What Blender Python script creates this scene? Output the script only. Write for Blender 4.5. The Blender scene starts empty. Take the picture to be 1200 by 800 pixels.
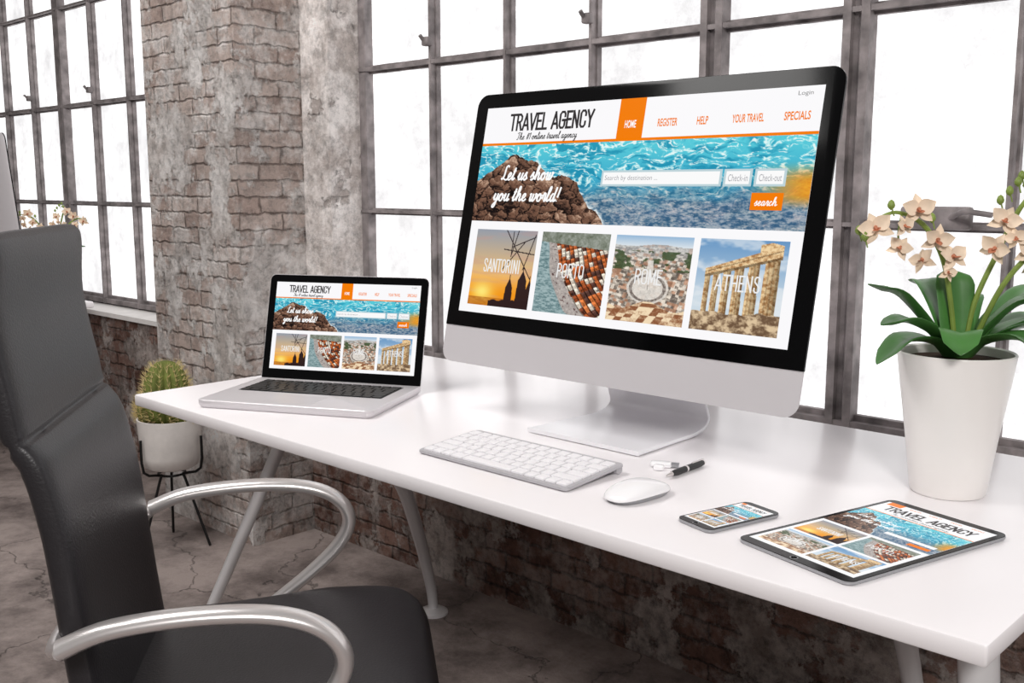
import bpy, bmesh, math, random
import numpy as np
from mathutils import Vector, Matrix

scene = bpy.context.scene
scene.view_settings.view_transform = 'Standard'
random.seed(4)
rnd = random.Random(11)

# ------------------------------------------------------------------ materials
def srgb(r, g, b):
    f = lambda c: ((c/255)/12.92 if c/255 <= 0.04045 else (((c/255)+0.055)/1.055)**2.4)
    return (f(r), f(g), f(b), 1)

def new_mat(name):
    m = bpy.data.materials.new(name); m.use_nodes = True
    nt = m.node_tree
    return m, nt, nt.nodes['Principled BSDF']

def simple(name, col, rough=0.5, metal=0.0, spec=0.5, bump=0.0, bscale=200, var=0.0, vscale=8, coat=0.0, trans=0.0):
    m, nt, p = new_mat(name)
    p.inputs['Base Color'].default_value = srgb(*col)
    p.inputs['Roughness'].default_value = rough
    p.inputs['Metallic'].default_value = metal
    p.inputs['Specular IOR Level'].default_value = spec
    p.inputs['Coat Weight'].default_value = coat
    tc = nt.nodes.new('ShaderNodeTexCoord')
    if var > 0:
        n = nt.nodes.new('ShaderNodeTexNoise'); n.inputs['Scale'].default_value = vscale; n.inputs['Detail'].default_value = 5
        nt.links.new(tc.outputs['Object'], n.inputs['Vector'])
        r = nt.nodes.new('ShaderNodeValToRGB')
        c = srgb(*col)
        r.color_ramp.elements[0].position = .3; r.color_ramp.elements[1].position = .7
        r.color_ramp.elements[0].color = (c[0]*(1-var), c[1]*(1-var), c[2]*(1-var), 1)
        r.color_ramp.elements[1].color = (min(1, c[0]*(1+var)), min(1, c[1]*(1+var)), min(1, c[2]*(1+var)), 1)
        nt.links.new(n.outputs['Fac'], r.inputs['Fac']); nt.links.new(r.outputs['Color'], p.inputs['Base Color'])
    if bump > 0:
        n = nt.nodes.new('ShaderNodeTexNoise'); n.inputs['Scale'].default_value = bscale; n.inputs['Detail'].default_value = 3
        nt.links.new(tc.outputs['Object'], n.inputs['Vector'])
        b = nt.nodes.new('ShaderNodeBump'); b.inputs['Strength'].default_value = bump; b.inputs['Distance'].default_value = .002
        nt.links.new(n.outputs['Fac'], b.inputs['Height']); nt.links.new(b.outputs['Normal'], p.inputs['Normal'])
    return m

def wall_mat(name, brick1, brick2, mortar, plaster1, plaster2, thr, depth=.012, grime=.5, wash=.5, stain=.3):
    m, nt, p = new_mat(name)
    N = nt.nodes.new; L = nt.links.new
    p.inputs['Roughness'].default_value = .9
    p.inputs['Specular IOR Level'].default_value = .15
    g = N('ShaderNodeNewGeometry')
    def noise(scale, det, ro, off=0):
        n = N('ShaderNodeTexNoise'); n.inputs['Scale'].default_value = scale; n.inputs['Detail'].default_value = det; n.inputs['Roughness'].default_value = ro
        a = N('ShaderNodeVectorMath'); a.operation = 'ADD'; L(g.outputs['Position'], a.inputs[0]); a.inputs[1].default_value = (off, off*.7, off*1.3)
        L(a.outputs[0], n.inputs['Vector']); return n
    def rng(src, a, b, c, d):
        r = N('ShaderNodeMapRange'); r.inputs['From Min'].default_value = a; r.inputs['From Max'].default_value = b
        r.inputs['To Min'].default_value = c; r.inputs['To Max'].default_value = d; L(src, r.inputs['Value']); return r
    sx = N('ShaderNodeSeparateXYZ'); L(g.outputs['Position'], sx.inputs[0])
    add = N('ShaderNodeMath'); add.operation = 'ADD'; L(sx.outputs['X'], add.inputs[0]); L(sx.outputs['Y'], add.inputs[1])
    cb = N('ShaderNodeCombineXYZ'); L(add.outputs[0], cb.inputs['X']); L(sx.outputs['Z'], cb.inputs['Y'])
    wn = noise(22, 4, .6)
    wm = N('ShaderNodeVectorMath'); wm.operation = 'SCALE'; wm.inputs['Scale'].default_value = .026; L(wn.outputs['Color'], wm.inputs[0])
    wa = N('ShaderNodeVectorMath'); wa.operation = 'ADD'; L(cb.outputs[0], wa.inputs[0]); L(wm.outputs[0], wa.inputs[1])
    br = N('ShaderNodeTexBrick'); L(wa.outputs[0], br.inputs['Vector'])
    br.inputs['Scale'].default_value = 1; br.inputs['Brick Width'].default_value = .18; br.inputs['Row Height'].default_value = .056
    br.inputs['Mortar Size'].default_value = .0065; br.inputs['Mortar Smooth'].default_value = .9
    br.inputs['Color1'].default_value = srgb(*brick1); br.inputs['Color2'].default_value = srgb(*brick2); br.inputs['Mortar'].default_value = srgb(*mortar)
    n1 = noise(3.6, 12, .70, 5.3)
    mask = rng(n1.outputs['Fac'], thr-.014, thr+.014, 0, 1)
    n2 = noise(7, 12, .75)
    r2 = N('ShaderNodeValToRGB'); r2.color_ramp.elements[0].position = .40; r2.color_ramp.elements[1].position = .58
    r2.color_ramp.elements[0].color = srgb(*plaster1); r2.color_ramp.elements[1].color = srgb(*plaster2); L(n2.outputs['Fac'], r2.inputs['Fac'])
    n4 = noise(10, 13, .72, 13.7)
    wf = rng(n4.outputs['Fac'], .46, .58, 0, wash)
    mw = N('ShaderNodeMix'); mw.data_type = 'RGBA'; L(wf.outputs[0], mw.inputs['Factor']); L(br.outputs['Color'], mw.inputs['A']); mw.inputs['B'].default_value = srgb(*plaster2)
    mx = N('ShaderNodeMix'); mx.data_type = 'RGBA'
    L(mask.outputs[0], mx.inputs['Factor']); L(mw.outputs['Result'], mx.inputs['A']); L(r2.outputs['Color'], mx.inputs['B'])
    n3 = noise(26, 14, .8)
    r3 = rng(n3.outputs['Fac'], .36, .53, 1-grime, 1.12)
    n5 = noise(1.8, 8, .6, 31.1)
    r5 = rng(n5.outputs['Fac'], .38, .55, 1-stain, 1.05)
    mm = N('ShaderNodeMath'); mm.operation = 'MULTIPLY'; L(r3.outputs[0], mm.inputs[0]); L(r5.outputs[0], mm.inputs[1])
    mu = N('ShaderNodeVectorMath'); mu.operation = 'SCALE'; L(mx.outputs['Result'], mu.inputs[0]); L(mm.outputs[0], mu.inputs['Scale'])
    L(mu.outputs[0], p.inputs['Base Color'])
    inv = N('ShaderNodeMath'); inv.operation = 'SUBTRACT'; inv.inputs[0].default_value = 1; L(br.outputs['Fac'], inv.inputs[1])
    mh = N('ShaderNodeMix'); mh.data_type = 'FLOAT'; L(mask.outputs[0], mh.inputs['Factor']); L(inv.outputs[0], mh.inputs['A']); mh.inputs['B'].default_value = 1.5
    ah = N('ShaderNodeMath'); ah.operation = 'MULTIPLY_ADD'; L(n3.outputs['Fac'], ah.inputs[0]); ah.inputs[1].default_value = 2.2; L(mh.outputs['Result'], ah.inputs[2])
    b = N('ShaderNodeBump'); b.inputs['Strength'].default_value = 1; b.inputs['Distance'].default_value = depth
    L(ah.outputs[0], b.inputs['Height']); L(b.outputs['Normal'], p.inputs['Normal'])
    return m

def floor_mat():
    m, nt, p = new_mat('concrete_floor')
    N = nt.nodes.new; L = nt.links.new
    g = N('ShaderNodeNewGeometry')
    n = N('ShaderNodeTexNoise'); n.inputs['Scale'].default_value = 2.8; n.inputs['Detail'].default_value = 15; n.inputs['Roughness'].default_value = .74
    L(g.outputs['Position'], n.inputs['Vector'])
    r = N('ShaderNodeValToRGB'); r.color_ramp.elements[0].position = .38; r.color_ramp.elements[1].position = .60
    r.color_ramp.elements[0].color = srgb(96, 86, 83); r.color_ramp.elements[1].color = srgb(162, 149, 144)
    L(n.outputs['Fac'], r.inputs['Fac'])
    wn = N('ShaderNodeTexNoise'); wn.inputs['Scale'].default_value = 3; wn.inputs['Detail'].default_value = 8; wn.inputs['Roughness'].default_value = .6; L(g.outputs['Position'], wn.inputs['Vector'])
    wa = N('ShaderNodeVectorMath'); wa.operation = 'MULTIPLY_ADD'; L(wn.outputs['Color'], wa.inputs[0]); wa.inputs[1].default_value = (.55, .55, .55); L(g.outputs['Position'], wa.inputs[2])
    v = N('ShaderNodeTexVoronoi'); v.feature = 'DISTANCE_TO_EDGE'; v.inputs['Scale'].default_value = 1.5; L(wa.outputs[0], v.inputs['Vector'])
    c = N('ShaderNodeMapRange'); c.inputs['From Min'].default_value = 0; c.inputs['From Max'].default_value = .009; c.inputs['To Min'].default_value = .42; L(v.outputs['Distance'], c.inputs['Value'])
    s = N('ShaderNodeVectorMath'); s.operation = 'SCALE'; L(r.outputs['Color'], s.inputs[0]); L(c.outputs[0], s.inputs['Scale'])
    L(s.outputs[0], p.inputs['Base Color'])
    p.inputs['Roughness'].default_value = .58; p.inputs['Specular IOR Level'].default_value = .3
    h = N('ShaderNodeMath'); h.operation = 'MULTIPLY_ADD'; L(n.outputs['Fac'], h.inputs[0]); h.inputs[1].default_value = 2.4; L(c.outputs[0], h.inputs[2])
    b = N('ShaderNodeBump'); b.inputs['Strength'].default_value = .65; b.inputs['Distance'].default_value = .010
    L(h.outputs[0], b.inputs['Height']); L(b.outputs['Normal'], p.inputs['Normal'])
    return m

def pane_mat():
    m, nt, p = new_mat('frosted_backlit_glass')
    N = nt.nodes.new; L = nt.links.new
    g = N('ShaderNodeNewGeometry')
    n = N('ShaderNodeTexNoise'); n.inputs['Scale'].default_value = 4; n.inputs['Detail'].default_value = 13; n.inputs['Roughness'].default_value = .8
    L(g.outputs['Position'], n.inputs['Vector'])
    r = N('ShaderNodeValToRGB'); r.color_ramp.elements[0].position = .36; r.color_ramp.elements[1].position = .62
    r.color_ramp.elements[0].color = (.43, .425, .43, 1); r.color_ramp.elements[1].color = (1, .99, .99, 1)
    e = r.color_ramp.elements.new(.49); e.color = (.56, .555, .56, 1)
    L(n.outputs['Fac'], r.inputs['Fac'])
    p.inputs['Base Color'].default_value = (.1, .1, .1, 1)
    p.inputs['Roughness'].default_value = .5
    L(r.outputs['Color'], p.inputs['Emission Color']); p.inputs['Emission Strength'].default_value = 1.75
    return m

def screen_mat():
    m, nt, p = new_mat('lit_display')
    a = nt.nodes.new('ShaderNodeAttribute'); a.attribute_name = 'Col'
    p.inputs['Base Color'].default_value = (.0, .0, .0, 1); p.inputs['Roughness'].default_value = .25
    p.inputs['Specular IOR Level'].default_value = .08
    nt.links.new(a.outputs['Color'], p.inputs['Emission Color']); p.inputs['Emission Strength'].default_value = .98
    return m

M = {}
M['pillar'] = wall_mat('peeling_whitewashed_brick', (184, 163, 154), (214, 198, 190), (148, 133, 126), (200, 191, 186), (246, 241, 238), .515, .012, .45, .7, .2)  # mortar colour set darker to paint in shadow lines at the brick joints
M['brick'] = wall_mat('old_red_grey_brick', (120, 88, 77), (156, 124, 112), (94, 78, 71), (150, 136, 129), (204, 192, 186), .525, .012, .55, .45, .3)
M['plaster'] = wall_mat('weathered_plaster', (170, 160, 156), (185, 175, 170), (160, 152, 148), (186, 176, 171), (244, 238, 235), .40, .007, .38, .5, .15)
M['floor'] = floor_mat()
M['pane'] = pane_mat()
M['frame'] = simple('weathered_steel', (128, 121, 121), .6, .15, .35, .5, 60, .45, 20)
M['sill'] = simple('painted_sill', (222, 219, 217), .6, 0, .3, .4, 40, .1, 9)
M['desk'] = simple('white_laminate', (242, 238, 240), .26, 0, .5, .03, 300)
M['legw'] = simple('satin_grey_metal', (214, 212, 213), .35, .3, .5)
M['alu'] = simple('brushed_aluminium', (212, 208, 211), .4, .3, .5, .05, 500)
M['stand'] = simple('satin_aluminium_stand', (236, 235, 238), .35, .2, .5)
M['alu_mid'] = simple('keyboard_aluminium', (186, 184, 188), .4, .3, .5)
M['alu_dark'] = simple('darker_aluminium', (168, 169, 172), .35, .7, .5)  # darker aluminium for mouse base, usb plug and device edges
M['glassblack'] = simple('black_glass', (5, 5, 6), .14, 0, .14)
M['blackplastic'] = simple('black_plastic', (20, 20, 21), .45)
M['keywhite'] = simple('white_keys', (238, 236, 239), .45)
M['whitegloss'] = simple('white_gloss', (244, 243, 245), .15, 0, .5)
M['leather'] = simple('charcoal_leather', (37, 35, 38), .40, 0, .5, .3, 260, .08, 30)
M['chrome'] = simple('satin_polished_aluminium', (224, 219, 218), .28, .75, .5)
M['ceramic'] = simple('white_ceramic', (240, 236, 233), .3, 0, .45)
M['concrete_pot'] = simple('grey_concrete_pot', (214, 209, 205), .7, 0, .3, .3, 60, .08, 20)
M['soil'] = simple('soil', (58, 44, 34), .95, 0, .1, 1, 90, .4, 60)
M['leaf'] = simple('orchid_leaf', (66, 114, 54), .36, 0, .5, .1, 40, .3, 12)
M['stem'] = simple('orchid_stem', (122, 142, 62), .5, var=.2, vscale=20)
M['petal'] = simple('cream_pink_petal', (235, 214, 190), .55, 0, .3, var=.12, vscale=40)
M['lip'] = simple('pink_brown_lip', (186, 118, 88), .5, var=.3, vscale=120)
M['cactus'] = simple('cactus_green', (104, 112, 56), .7, 0, .2, var=.3, vscale=30)
M['spine'] = simple('cactus_spine', (215, 195, 140), .6)
M['blackmetal'] = simple('black_metal', (28, 27, 27), .45, .5)
M['screen'] = screen_mat()

# ------------------------------------------------------------------ mesh builder
def rrect(w, h, r, n=6, rb=None):
    pts = []
    if rb is None: rb = r
    for cx, cy, a0, rr in [(w/2-r, h/2-r, 0, r), (-w/2+r, h/2-r, 90, r), (-w/2+rb, -h/2+rb, 180, rb), (w/2-rb, -h/2+rb, 270, rb)]:
        for k in range(n+1):
            a = math.radians(a0+90*k/n); pts.append((cx+rr*math.cos(a), cy+rr*math.sin(a)))
    return pts

class MB:
    def __init__(s): s.v = []; s.f = []; s.m = []
    def add(s, vs, fs, mi=0, mat=None):
        o = len(s.v)
        for v in vs:
            v = Vector(v)
            if mat is not None: v = mat @ v
            s.v.append(v)
        for f in fs: s.f.append([i+o for i in f]); s.m.append(mi)
    def loft(s, rings, mi=0, mat=None, cap=True):
        n = len(rings[0]); vs = [v for r in rings for v in r]; fs = []
        for i in range(len(rings)-1):
            for j in range(n):
                k = (j+1) % n
                fs.append([i*n+j, i*n+k, (i+1)*n+k, (i+1)*n+j])
        if cap:
            fs.append(list(range(n))[::-1]); fs.append([(len(rings)-1)*n+j for j in range(n)])
        s.add(vs, fs, mi, mat)
    def box(s, x0, x1, y0, y1, z0, z1, mi=0, mat=None, bev=0):
        if bev <= 0:
            vs = [(x0,y0,z0),(x1,y0,z0),(x1,y1,z0),(x0,y1,z0),(x0,y0,z1),(x1,y0,z1),(x1,y1,z1),(x0,y1,z1)]
            s.add(vs, [[3,2,1,0],[4,5,6,7],[0,1,5,4],[1,2,6,5],[2,3,7,6],[3,0,4,7]], mi, mat)
        else:
            cx, cy = (x0+x1)/2, (y0+y1)/2; w, d = x1-x0, y1-y0
            rs = []
            for (ins, z) in [(bev, z0), (bev*.3, z0+bev*.3), (0, z0+bev), (0, z1-bev), (bev*.3, z1-bev*.3), (bev, z1)]:
                rs.append([(cx+p[0], cy+p[1], z) for p in rrect(w-2*ins, d-2*ins, max(bev, .0005), 3)])
            s.loft(rs, mi, mat)
    def sweep(s, P, extra, sub):
        Q = []; K = []
        for i in range(len(P)-1):
            p0 = P[max(i-1, 0)]; p1 = P[i]; p2 = P[i+1]; p3 = P[min(i+2, len(P)-1)]
            for k in range(sub):
                t = k/sub
                Q.append(.5*((2*p1)+(p2-p0)*t+(2*p0-5*p1+4*p2-p3)*t*t+(3*p1-p0-3*p2+p3)*t**3))
                K.append([a*(1-t)+b*t for a, b in zip(extra[i], extra[i+1])])
        Q.append(P[-1]); K.append(list(extra[-1])); return Q, K
    def tube(s, path, ra, rb=None, side=None, mi=0, mat=None, n=14, sub=6, cap=True, vee=0):
        P = [Vector(p) for p in path]
        if not isinstance(ra, (list, tuple)): ra = [ra]*len(P)
        if rb is None: rb = ra
        if not isinstance(rb, (list, tuple)): rb = [rb]*len(P)
        Q, K = s.sweep(P, list(zip(ra, rb)), sub)
        rings = []; S = None
        for i, q in enumerate(Q):
            T = (Q[min(i+1, len(Q)-1)]-Q[max(i-1, 0)]).normalized()
            if side is not None: S = Vector(side)
            elif S is None:
                S = T.cross(Vector((0, 0, 1)))
                if S.length < .1: S = T.cross(Vector((0, 1, 0)))
            S = (S-T*S.dot(T)).normalized()
            Nn = S.cross(T)
            if vee and Nn.z < 0: vs_ = -vee
            else: vs_ = vee
            rings.append([q+S*K[i][0]*math.cos(2*math.pi*j/n)+Nn*(K[i][1]*math.sin(2*math.pi*j/n)+vs_*K[i][0]*abs(math.cos(2*math.pi*j/n))) for j in range(n)])
        s.loft(rings, mi, mat, cap)
    def strip(s, path, ws, th, mi=0, mat=None, sub=6):
        Q, K = s.sweep([Vector(p) for p in path], [(w,) for w in ws], sub); rings = []
        for i, q in enumerate(Q):
            T = (Q[min(i+1, len(Q)-1)]-Q[max(i-1, 0)]).normalized(); S = Vector((1, 0, 0)); N = S.cross(T)
            rings.append([q+S*x+N*y for x, y in rrect(2*K[i][0], th, th*.35, 2)])
        s.loft(rings, mi, mat)
    def lathe(s, prof, cx=0, cy=0, mi=0, mat=None, n=48, cap=True):
        s.loft([[(cx+r*math.cos(2*math.pi*j/n), cy+r*math.sin(2*math.pi*j/n), z) for j in range(n)] for r, z in prof], mi, mat, cap)
    def done(s, name, mats, parent=None, smooth=True, ang=35, loc=None, recalc=True):
        me = bpy.data.meshes.new(name); me.from_pydata([tuple(v) for v in s.v], [], s.f)
        for m in mats: me.materials.append(m)
        me.polygons.foreach_set('material_index', s.m); me.update()
        if recalc:
            bm = bmesh.new(); bm.from_mesh(me); bmesh.ops.recalc_face_normals(bm, faces=bm.faces); bm.to_mesh(me); bm.free()
        if smooth:
            me.polygons.foreach_set('use_smooth', [True]*len(me.polygons))
            try: me.set_sharp_from_angle(angle=math.radians(ang))
            except Exception: pass
        o = bpy.data.objects.new(name, me); scene.collection.objects.link(o)
        if parent: o.parent = parent
        if loc: o.location = loc
        return o

def empty(name, loc=(0, 0, 0), rotz=0):
    e = bpy.data.objects.new(name, None); scene.collection.objects.link(e); e.empty_display_size = .1
    e.location = loc; e.rotation_euler = (0, 0, rotz)
    return e

# ------------------------------------------------------------------ web page graphics
def vn(x, y, seed):
    r = np.random.RandomState(seed).rand(128, 128)
    x = np.asarray(x, float); y = np.asarray(y, float)
    xi = np.floor(x).astype(int); yi = np.floor(y).astype(int); fx = x-xi; fy = y-yi
    fx = fx*fx*(3-2*fx); fy = fy*fy*(3-2*fy)
    a = r[xi % 128, yi % 128]; b = r[(xi+1) % 128, yi % 128]; c = r[xi % 128, (yi+1) % 128]; d = r[(xi+1) % 128, (yi+1) % 128]
    return (a*(1-fx)+b*fx)*(1-fy)+(c*(1-fx)+d*fx)*fy
def fbm(x, y, seed, o=4, g=.5):
    t = 0; w = 1.; W = 0
    for i in range(o): t = t+w*vn(x*2**i+i*7.3, y*2**i+i*3.1, seed+i); W += w; w *= g
    return t/W
def ridged(x, y, seed, o=4):
    t = 0; w = 1.; W = 0
    for i in range(o): t = t+w*(1-abs(2*vn(x*2**i+i*5.7, y*2**i, seed+i)-1)); W += w; w *= .55
    return t/W
def C(*c): return np.array(c, float)
def mixc(a, b, t):
    t = np.clip(t, 0, 1)[:, None]; return a*(1-t)+b*t
def full(a, c): return np.tile(C(*c), (len(a), 1))
def sstep(e0, e1, x):
    t = np.clip((x-e0)/(e1-e0), 0, 1); return t*t*(3-2*t)

def p_banner(a, b):
    X = a*2.6
    wx = X+.06*(fbm(X*6, b*6, 300)-.5)*2; wy = b+.12*(fbm(X*5, b*5, 310)-.5)*2
    sea = mixc(full(a, (92, 206, 220)), full(a, (46, 150, 192)), b*1.4)
    sea = mixc(sea, full(a, (24, 130, 166)), sstep(.46, .66, fbm(wx*8, wy*20, 3, 5))*.7)
    caust = ridged(wx*13, wy*32, 31, 4)
    sea = mixc(sea, full(a, (176, 238, 238)), sstep(.66, .82, caust)*.75)
    sea = mixc(sea, full(a, (246, 254, 252)), sstep(.82, .92, caust+.08*(1-b))*.8)
    low = sstep(.38, .80, b+.35*(fbm(X*5, b*6, 15)-.5))
    peb = fbm(X*26, b*38, 20, 4, .8)
    rocks = mixc(full(a, (44, 72, 100)), full(a, (206, 194, 188)), sstep(.3, .72, peb))
    rocks = mixc(rocks, full(a, (120, 98, 142)), .35*fbm(X*6, b*6, 27))
    sea = mixc(sea, rocks, low*.78)
    warm = sstep(.84, 1, a)*sstep(.25, .5, b)
    sea = mixc(sea, mixc(full(a, (252, 182, 50)), full(a, (214, 120, 30)), peb), warm*(1-sstep(.62, .8, b))*.95)
    ridge = np.interp(a, [0, .03, .08, .11, .14, .18, .215, .24, .262, .29, .33, .36, .38, .41, .44, .47], [.46, .36, .26, .14, .12, .2, .22, .32, .44, .40, .42, .50, .66, .80, .86, 1.05])
    ridge = ridge+.09*(fbm(X*16, 0*b, 50, 4, .7)-.5)
    # angular boulders: worley cells (two scales), each facet shaded by its own tilt plus crevices
    def worley(x, y, seed):
        r = np.random.RandomState(seed).rand(64, 64, 3); xi = np.floor(x).astype(int); yi = np.floor(y).astype(int)
        d1 = np.full(x.shape, 9.); d2 = np.full(x.shape, 9.); idv = np.zeros(x.shape)
        for i in (-1, 0, 1):
            for j in (-1, 0, 1):
                q = r[(xi+i) % 64, (yi+j) % 64]; dx = xi+i+q[..., 0]-x; dy = yi+j+q[..., 1]-y; d = np.hypot(dx, dy)
                n = d < d1; d2 = np.where(n, d1, np.minimum(d2, d)); idv = np.where(n, q[..., 2]*.5+.5*np.clip(.5+dy*.9-dx*.4, 0, 1), idv); d1 = np.where(n, d, d1)
        return d1, d2, idv
    qx = X+.05*(fbm(X*12, b*12, 401, 4, .6)-.5)*2; qy = b+.08*(fbm(X*12, b*12, 405, 4, .6)-.5)*2
    d1, d2, i1 = worley(qx*9, qy*7, 500); e1, e2, i2 = worley(qx*24, qy*20, 501)
    rv = .55*i1+.3*i2+.28*(fbm(X*40, b*44, 66, 3, .8)-.3)-.28*(d2-d1 < .10)-.12*(e2-e1 < .10)+.35*np.clip(ridge+.14-b, -.25, .14)
    rock = mixc(full(a, (26, 20, 20)), full(a, (118, 86, 70)), sstep(.05, .45, rv))
    rock = mixc(rock, full(a, (218, 184, 158)), sstep(.44, .80, rv)*.9)
    foam = sstep(-.07, -.0, b-ridge)*.9
    col = mixc(sea, full(a, (240, 248, 248)), foam*(a > .2)*sstep(.4, .6, fbm(X*30, b*30, 5)))
    return mixc(col, rock, (b > ridge).astype(float))
def p_sant(a, b):
    c = mixc(full(a, (150, 156, 168)), full(a, (240, 190, 120)), b*1.6)
    c = mixc(c, full(a, (244, 150, 30)), sstep(.5, .88, b))
    c = mixc(c, full(a, (200, 150, 140)), sstep(.5, .7, fbm(a*2, b*16, 210))*.3)
    d = np.hypot((a-.22)*.7, b-.82); c = mixc(c, full(a, (255, 232, 120)), np.exp(-(d/.12)**2))
    c = mixc(c, full(a, (176, 104, 36)), (b > .89)*(.45+.4*vn(a*20, b*60, 212)))
    dark = np.zeros_like(a)
    for cx, w, top in [(.66, .065, .62), (.86, .08, .52), (.98, .05, .62)]:
        ww = w*np.interp(b, [top, top+.12, .90, 1], [.06, .85, 1, .3]); dark = np.maximum(dark, ((abs(a-cx) < ww) & (b > top)))
        dark = np.maximum(dark, (abs(a-cx) < .007) & (b > top-.05))
    for x0, y0, x1, y1 in [(.5, .0, .98, .62), (.62, .02, .62, .3), (.62, .22, .98, .08), (.5, .25, .99, .30), (.98, .05, .84, .5), (.7, 0, .62, .34), (.82, .15, .5, .52)]:
        dx, dy = x1-x0, y1-y0; t = np.clip(((a-x0)*dx+(b-y0)*dy)/(dx*dx+dy*dy), 0, 1)
        dark = np.maximum(dark, np.hypot(a-x0-t*dx, b-y0-t*dy) < .007)
    dark = np.maximum(dark, ((b > .93-.03*a+.01*np.sin(a*40)) & (a > .35)))
    return mixc(c, full(a, (40, 30, 36)), dark*.93)
def p_porto(a, b):
    w = mixc(full(a, (160, 182, 184)), full(a, (96, 124, 128)), sstep(.35, .7, fbm(a*18, b*60, 70, 4, .8)))
    e = .56-.50*np.sqrt(np.clip(1-b, 0, 1))+.02*np.sin(b*9)
    U = (a-e)*(1.6-b*.6); V = b*(1.5-.5*b)+.35*a
    fac = vn(np.floor(U*11), np.floor(V*15), 75)
    city = mixc(full(a, (150, 74, 44)), full(a, (236, 132, 72)), sstep(.2, .8, fac))
    city = mixc(city, full(a, (240, 226, 208)), sstep(.70, .72, fac))
    city = mixc(city, full(a, (96, 66, 58)), sstep(.72, .8, 1-fac))
    fu = (U*11) % 1; fv = (V*15) % 1
    city = city*np.where(fu > .72, .55, np.where(fv < .35, 1.12, .9))[:, None]
    city = city*np.where((vn(U*60, V*70, 88) > .72) & (fv > .5), .55, 1.0)[:, None]
    city = city*(.8+.35*fbm(a*40, b*50, 78, 3, .8))[:, None]
    road = mixc(full(a, (132, 124, 122)), full(a, (214, 204, 196)), fbm(a*30, b*40, 79, 3, .8))
    c = mixc(w, road, sstep(-.01, .01, a-e)); c = mixc(c, city, sstep(-.005, .005, a-e-.09-.16*b))
    cars = (vn(a*50, b*60, 83) > .82) & (a > e+.03) & (a < e+.09+.14*b); c = mixc(c, full(a, (70, 40, 40)), cars*.7)
    gr = mixc(full(a, (80, 88, 70)), full(a, (186, 190, 184)), fbm(a*22, b*22, 81, 4, .7))
    return mixc(c, gr, (((b < .12+.08*a))).astype(float))
def p_rome(a, b):
    sky = mixc(full(a, (150, 184, 216)), full(a, (232, 236, 238)), b*7)
    n = fbm(a*34, b*50, 90, 4, .9)
    fac = vn(np.floor(a*22+b*6), np.floor((b**.7)*40-a*5), 91)
    city = mixc(full(a, (104, 94, 86)), full(a, (238, 226, 210)), sstep(.25, .75, n*.55+fac*.45))
    city = mixc(city, full(a, (192, 128, 94)), sstep(.66, .72, vn(np.floor(a*20+b*6), np.floor(b*30-a*5), 92))*.55)
    city = mixc(city, full(a, (190, 198, 204)), (1-sstep(.1, .38, b))*.55)
    n2 = fbm(a*9, b*14, 94)
    city = mixc(city, full(a, (58, 76, 46)), ((b > .17) & (b < .40))*sstep(.5, .56, n2)*.8)
    dd = np.hypot(a-.5, (b-.60)*1.5); city = mixc(city, full(a, (222, 216, 208))*(.85+.3*n)[:, None], (dd < .27)*.9)
    city = mixc(city, full(a, (116, 106, 100)), ((dd > .20) & (dd < .24))*(.6+.4*(vn(a*60, b*60, 95) > .5)))
    city = mixc(city, full(a, (228, 222, 214)), ((abs(a-.5) < .035+.05*(b-.3)) & (b > .28) & (b < .5))*.85)
    city = mixc(city, full(a, (90, 84, 80)), ((abs(a-.5) < .006) & (b > .5) & (b < .62))*.9)
    fr = mixc(full(a, (140, 90, 62)), full(a, (244, 220, 184)), sstep(.3, .7, n*.5+.5*vn(np.floor(a*10+b*7), np.floor(b*22), 96)))
    city = mixc(city, fr, (b > .80+.05*np.sin(a*9)).astype(float))
    return mixc(sky, city, (b > .11+.015*np.sin(a*8)).astype(float))
def p_ath(a, b):
    c = mixc(full(a, (104, 150, 196)), full(a, (206, 220, 230)), b*1.5)
    c = mixc(c, full(a, (238, 240, 242)), sstep(.46, .66, fbm(a*3, b*7, 99, 4))*.6)
    tx = fbm(a*26, b*30, 101, 4, .7)
    st = mixc(full(a, (170, 124, 80)), full(a, (244, 214, 166)), sstep(.25, .7, tx))
    top = .36-.33*a; bot = top+.09+.06*a
    m = ((a > .1) & (a < .93) & (b > top) & (b < bot)).astype(float)
    m = np.maximum(m, (a > .70) & (a < .95) & (b > .02+.22*abs(a-.82)) & (b < bot))
    shade = np.where((b > bot-.03) & (b < bot), .62, 1.0)
    shade = np.where(abs(b-top-.035-.02*a) < .006, .7, shade)
    for cx, hw in [(.14, .034), (.24, .039), (.358, .047), (.495, .058), (.655, .068), (.85, .09)]:
        inn = (abs(a-cx) < hw*(.85+.15*b)) & (b > bot-.001) & (b < .84)
        m = np.maximum(m, inn); u = (a-cx)/hw
        shade = np.where(inn, (1.05-.34*(u*.5+.5)-.14*(np.sin(u*11) > .2)), shade)
    c = mixc(c, st*shade[:, None], m)
    gnd = mixc(full(a, (110, 86, 66)), full(a, (222, 196, 160)), sstep(.3, .7, fbm(a*16, b*22, 105, 4, .7)))
    return mixc(c, gnd, (b > .80+.07*(fbm(a*8, b*0, 107)-.5)-.03*a).astype(float))

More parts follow.
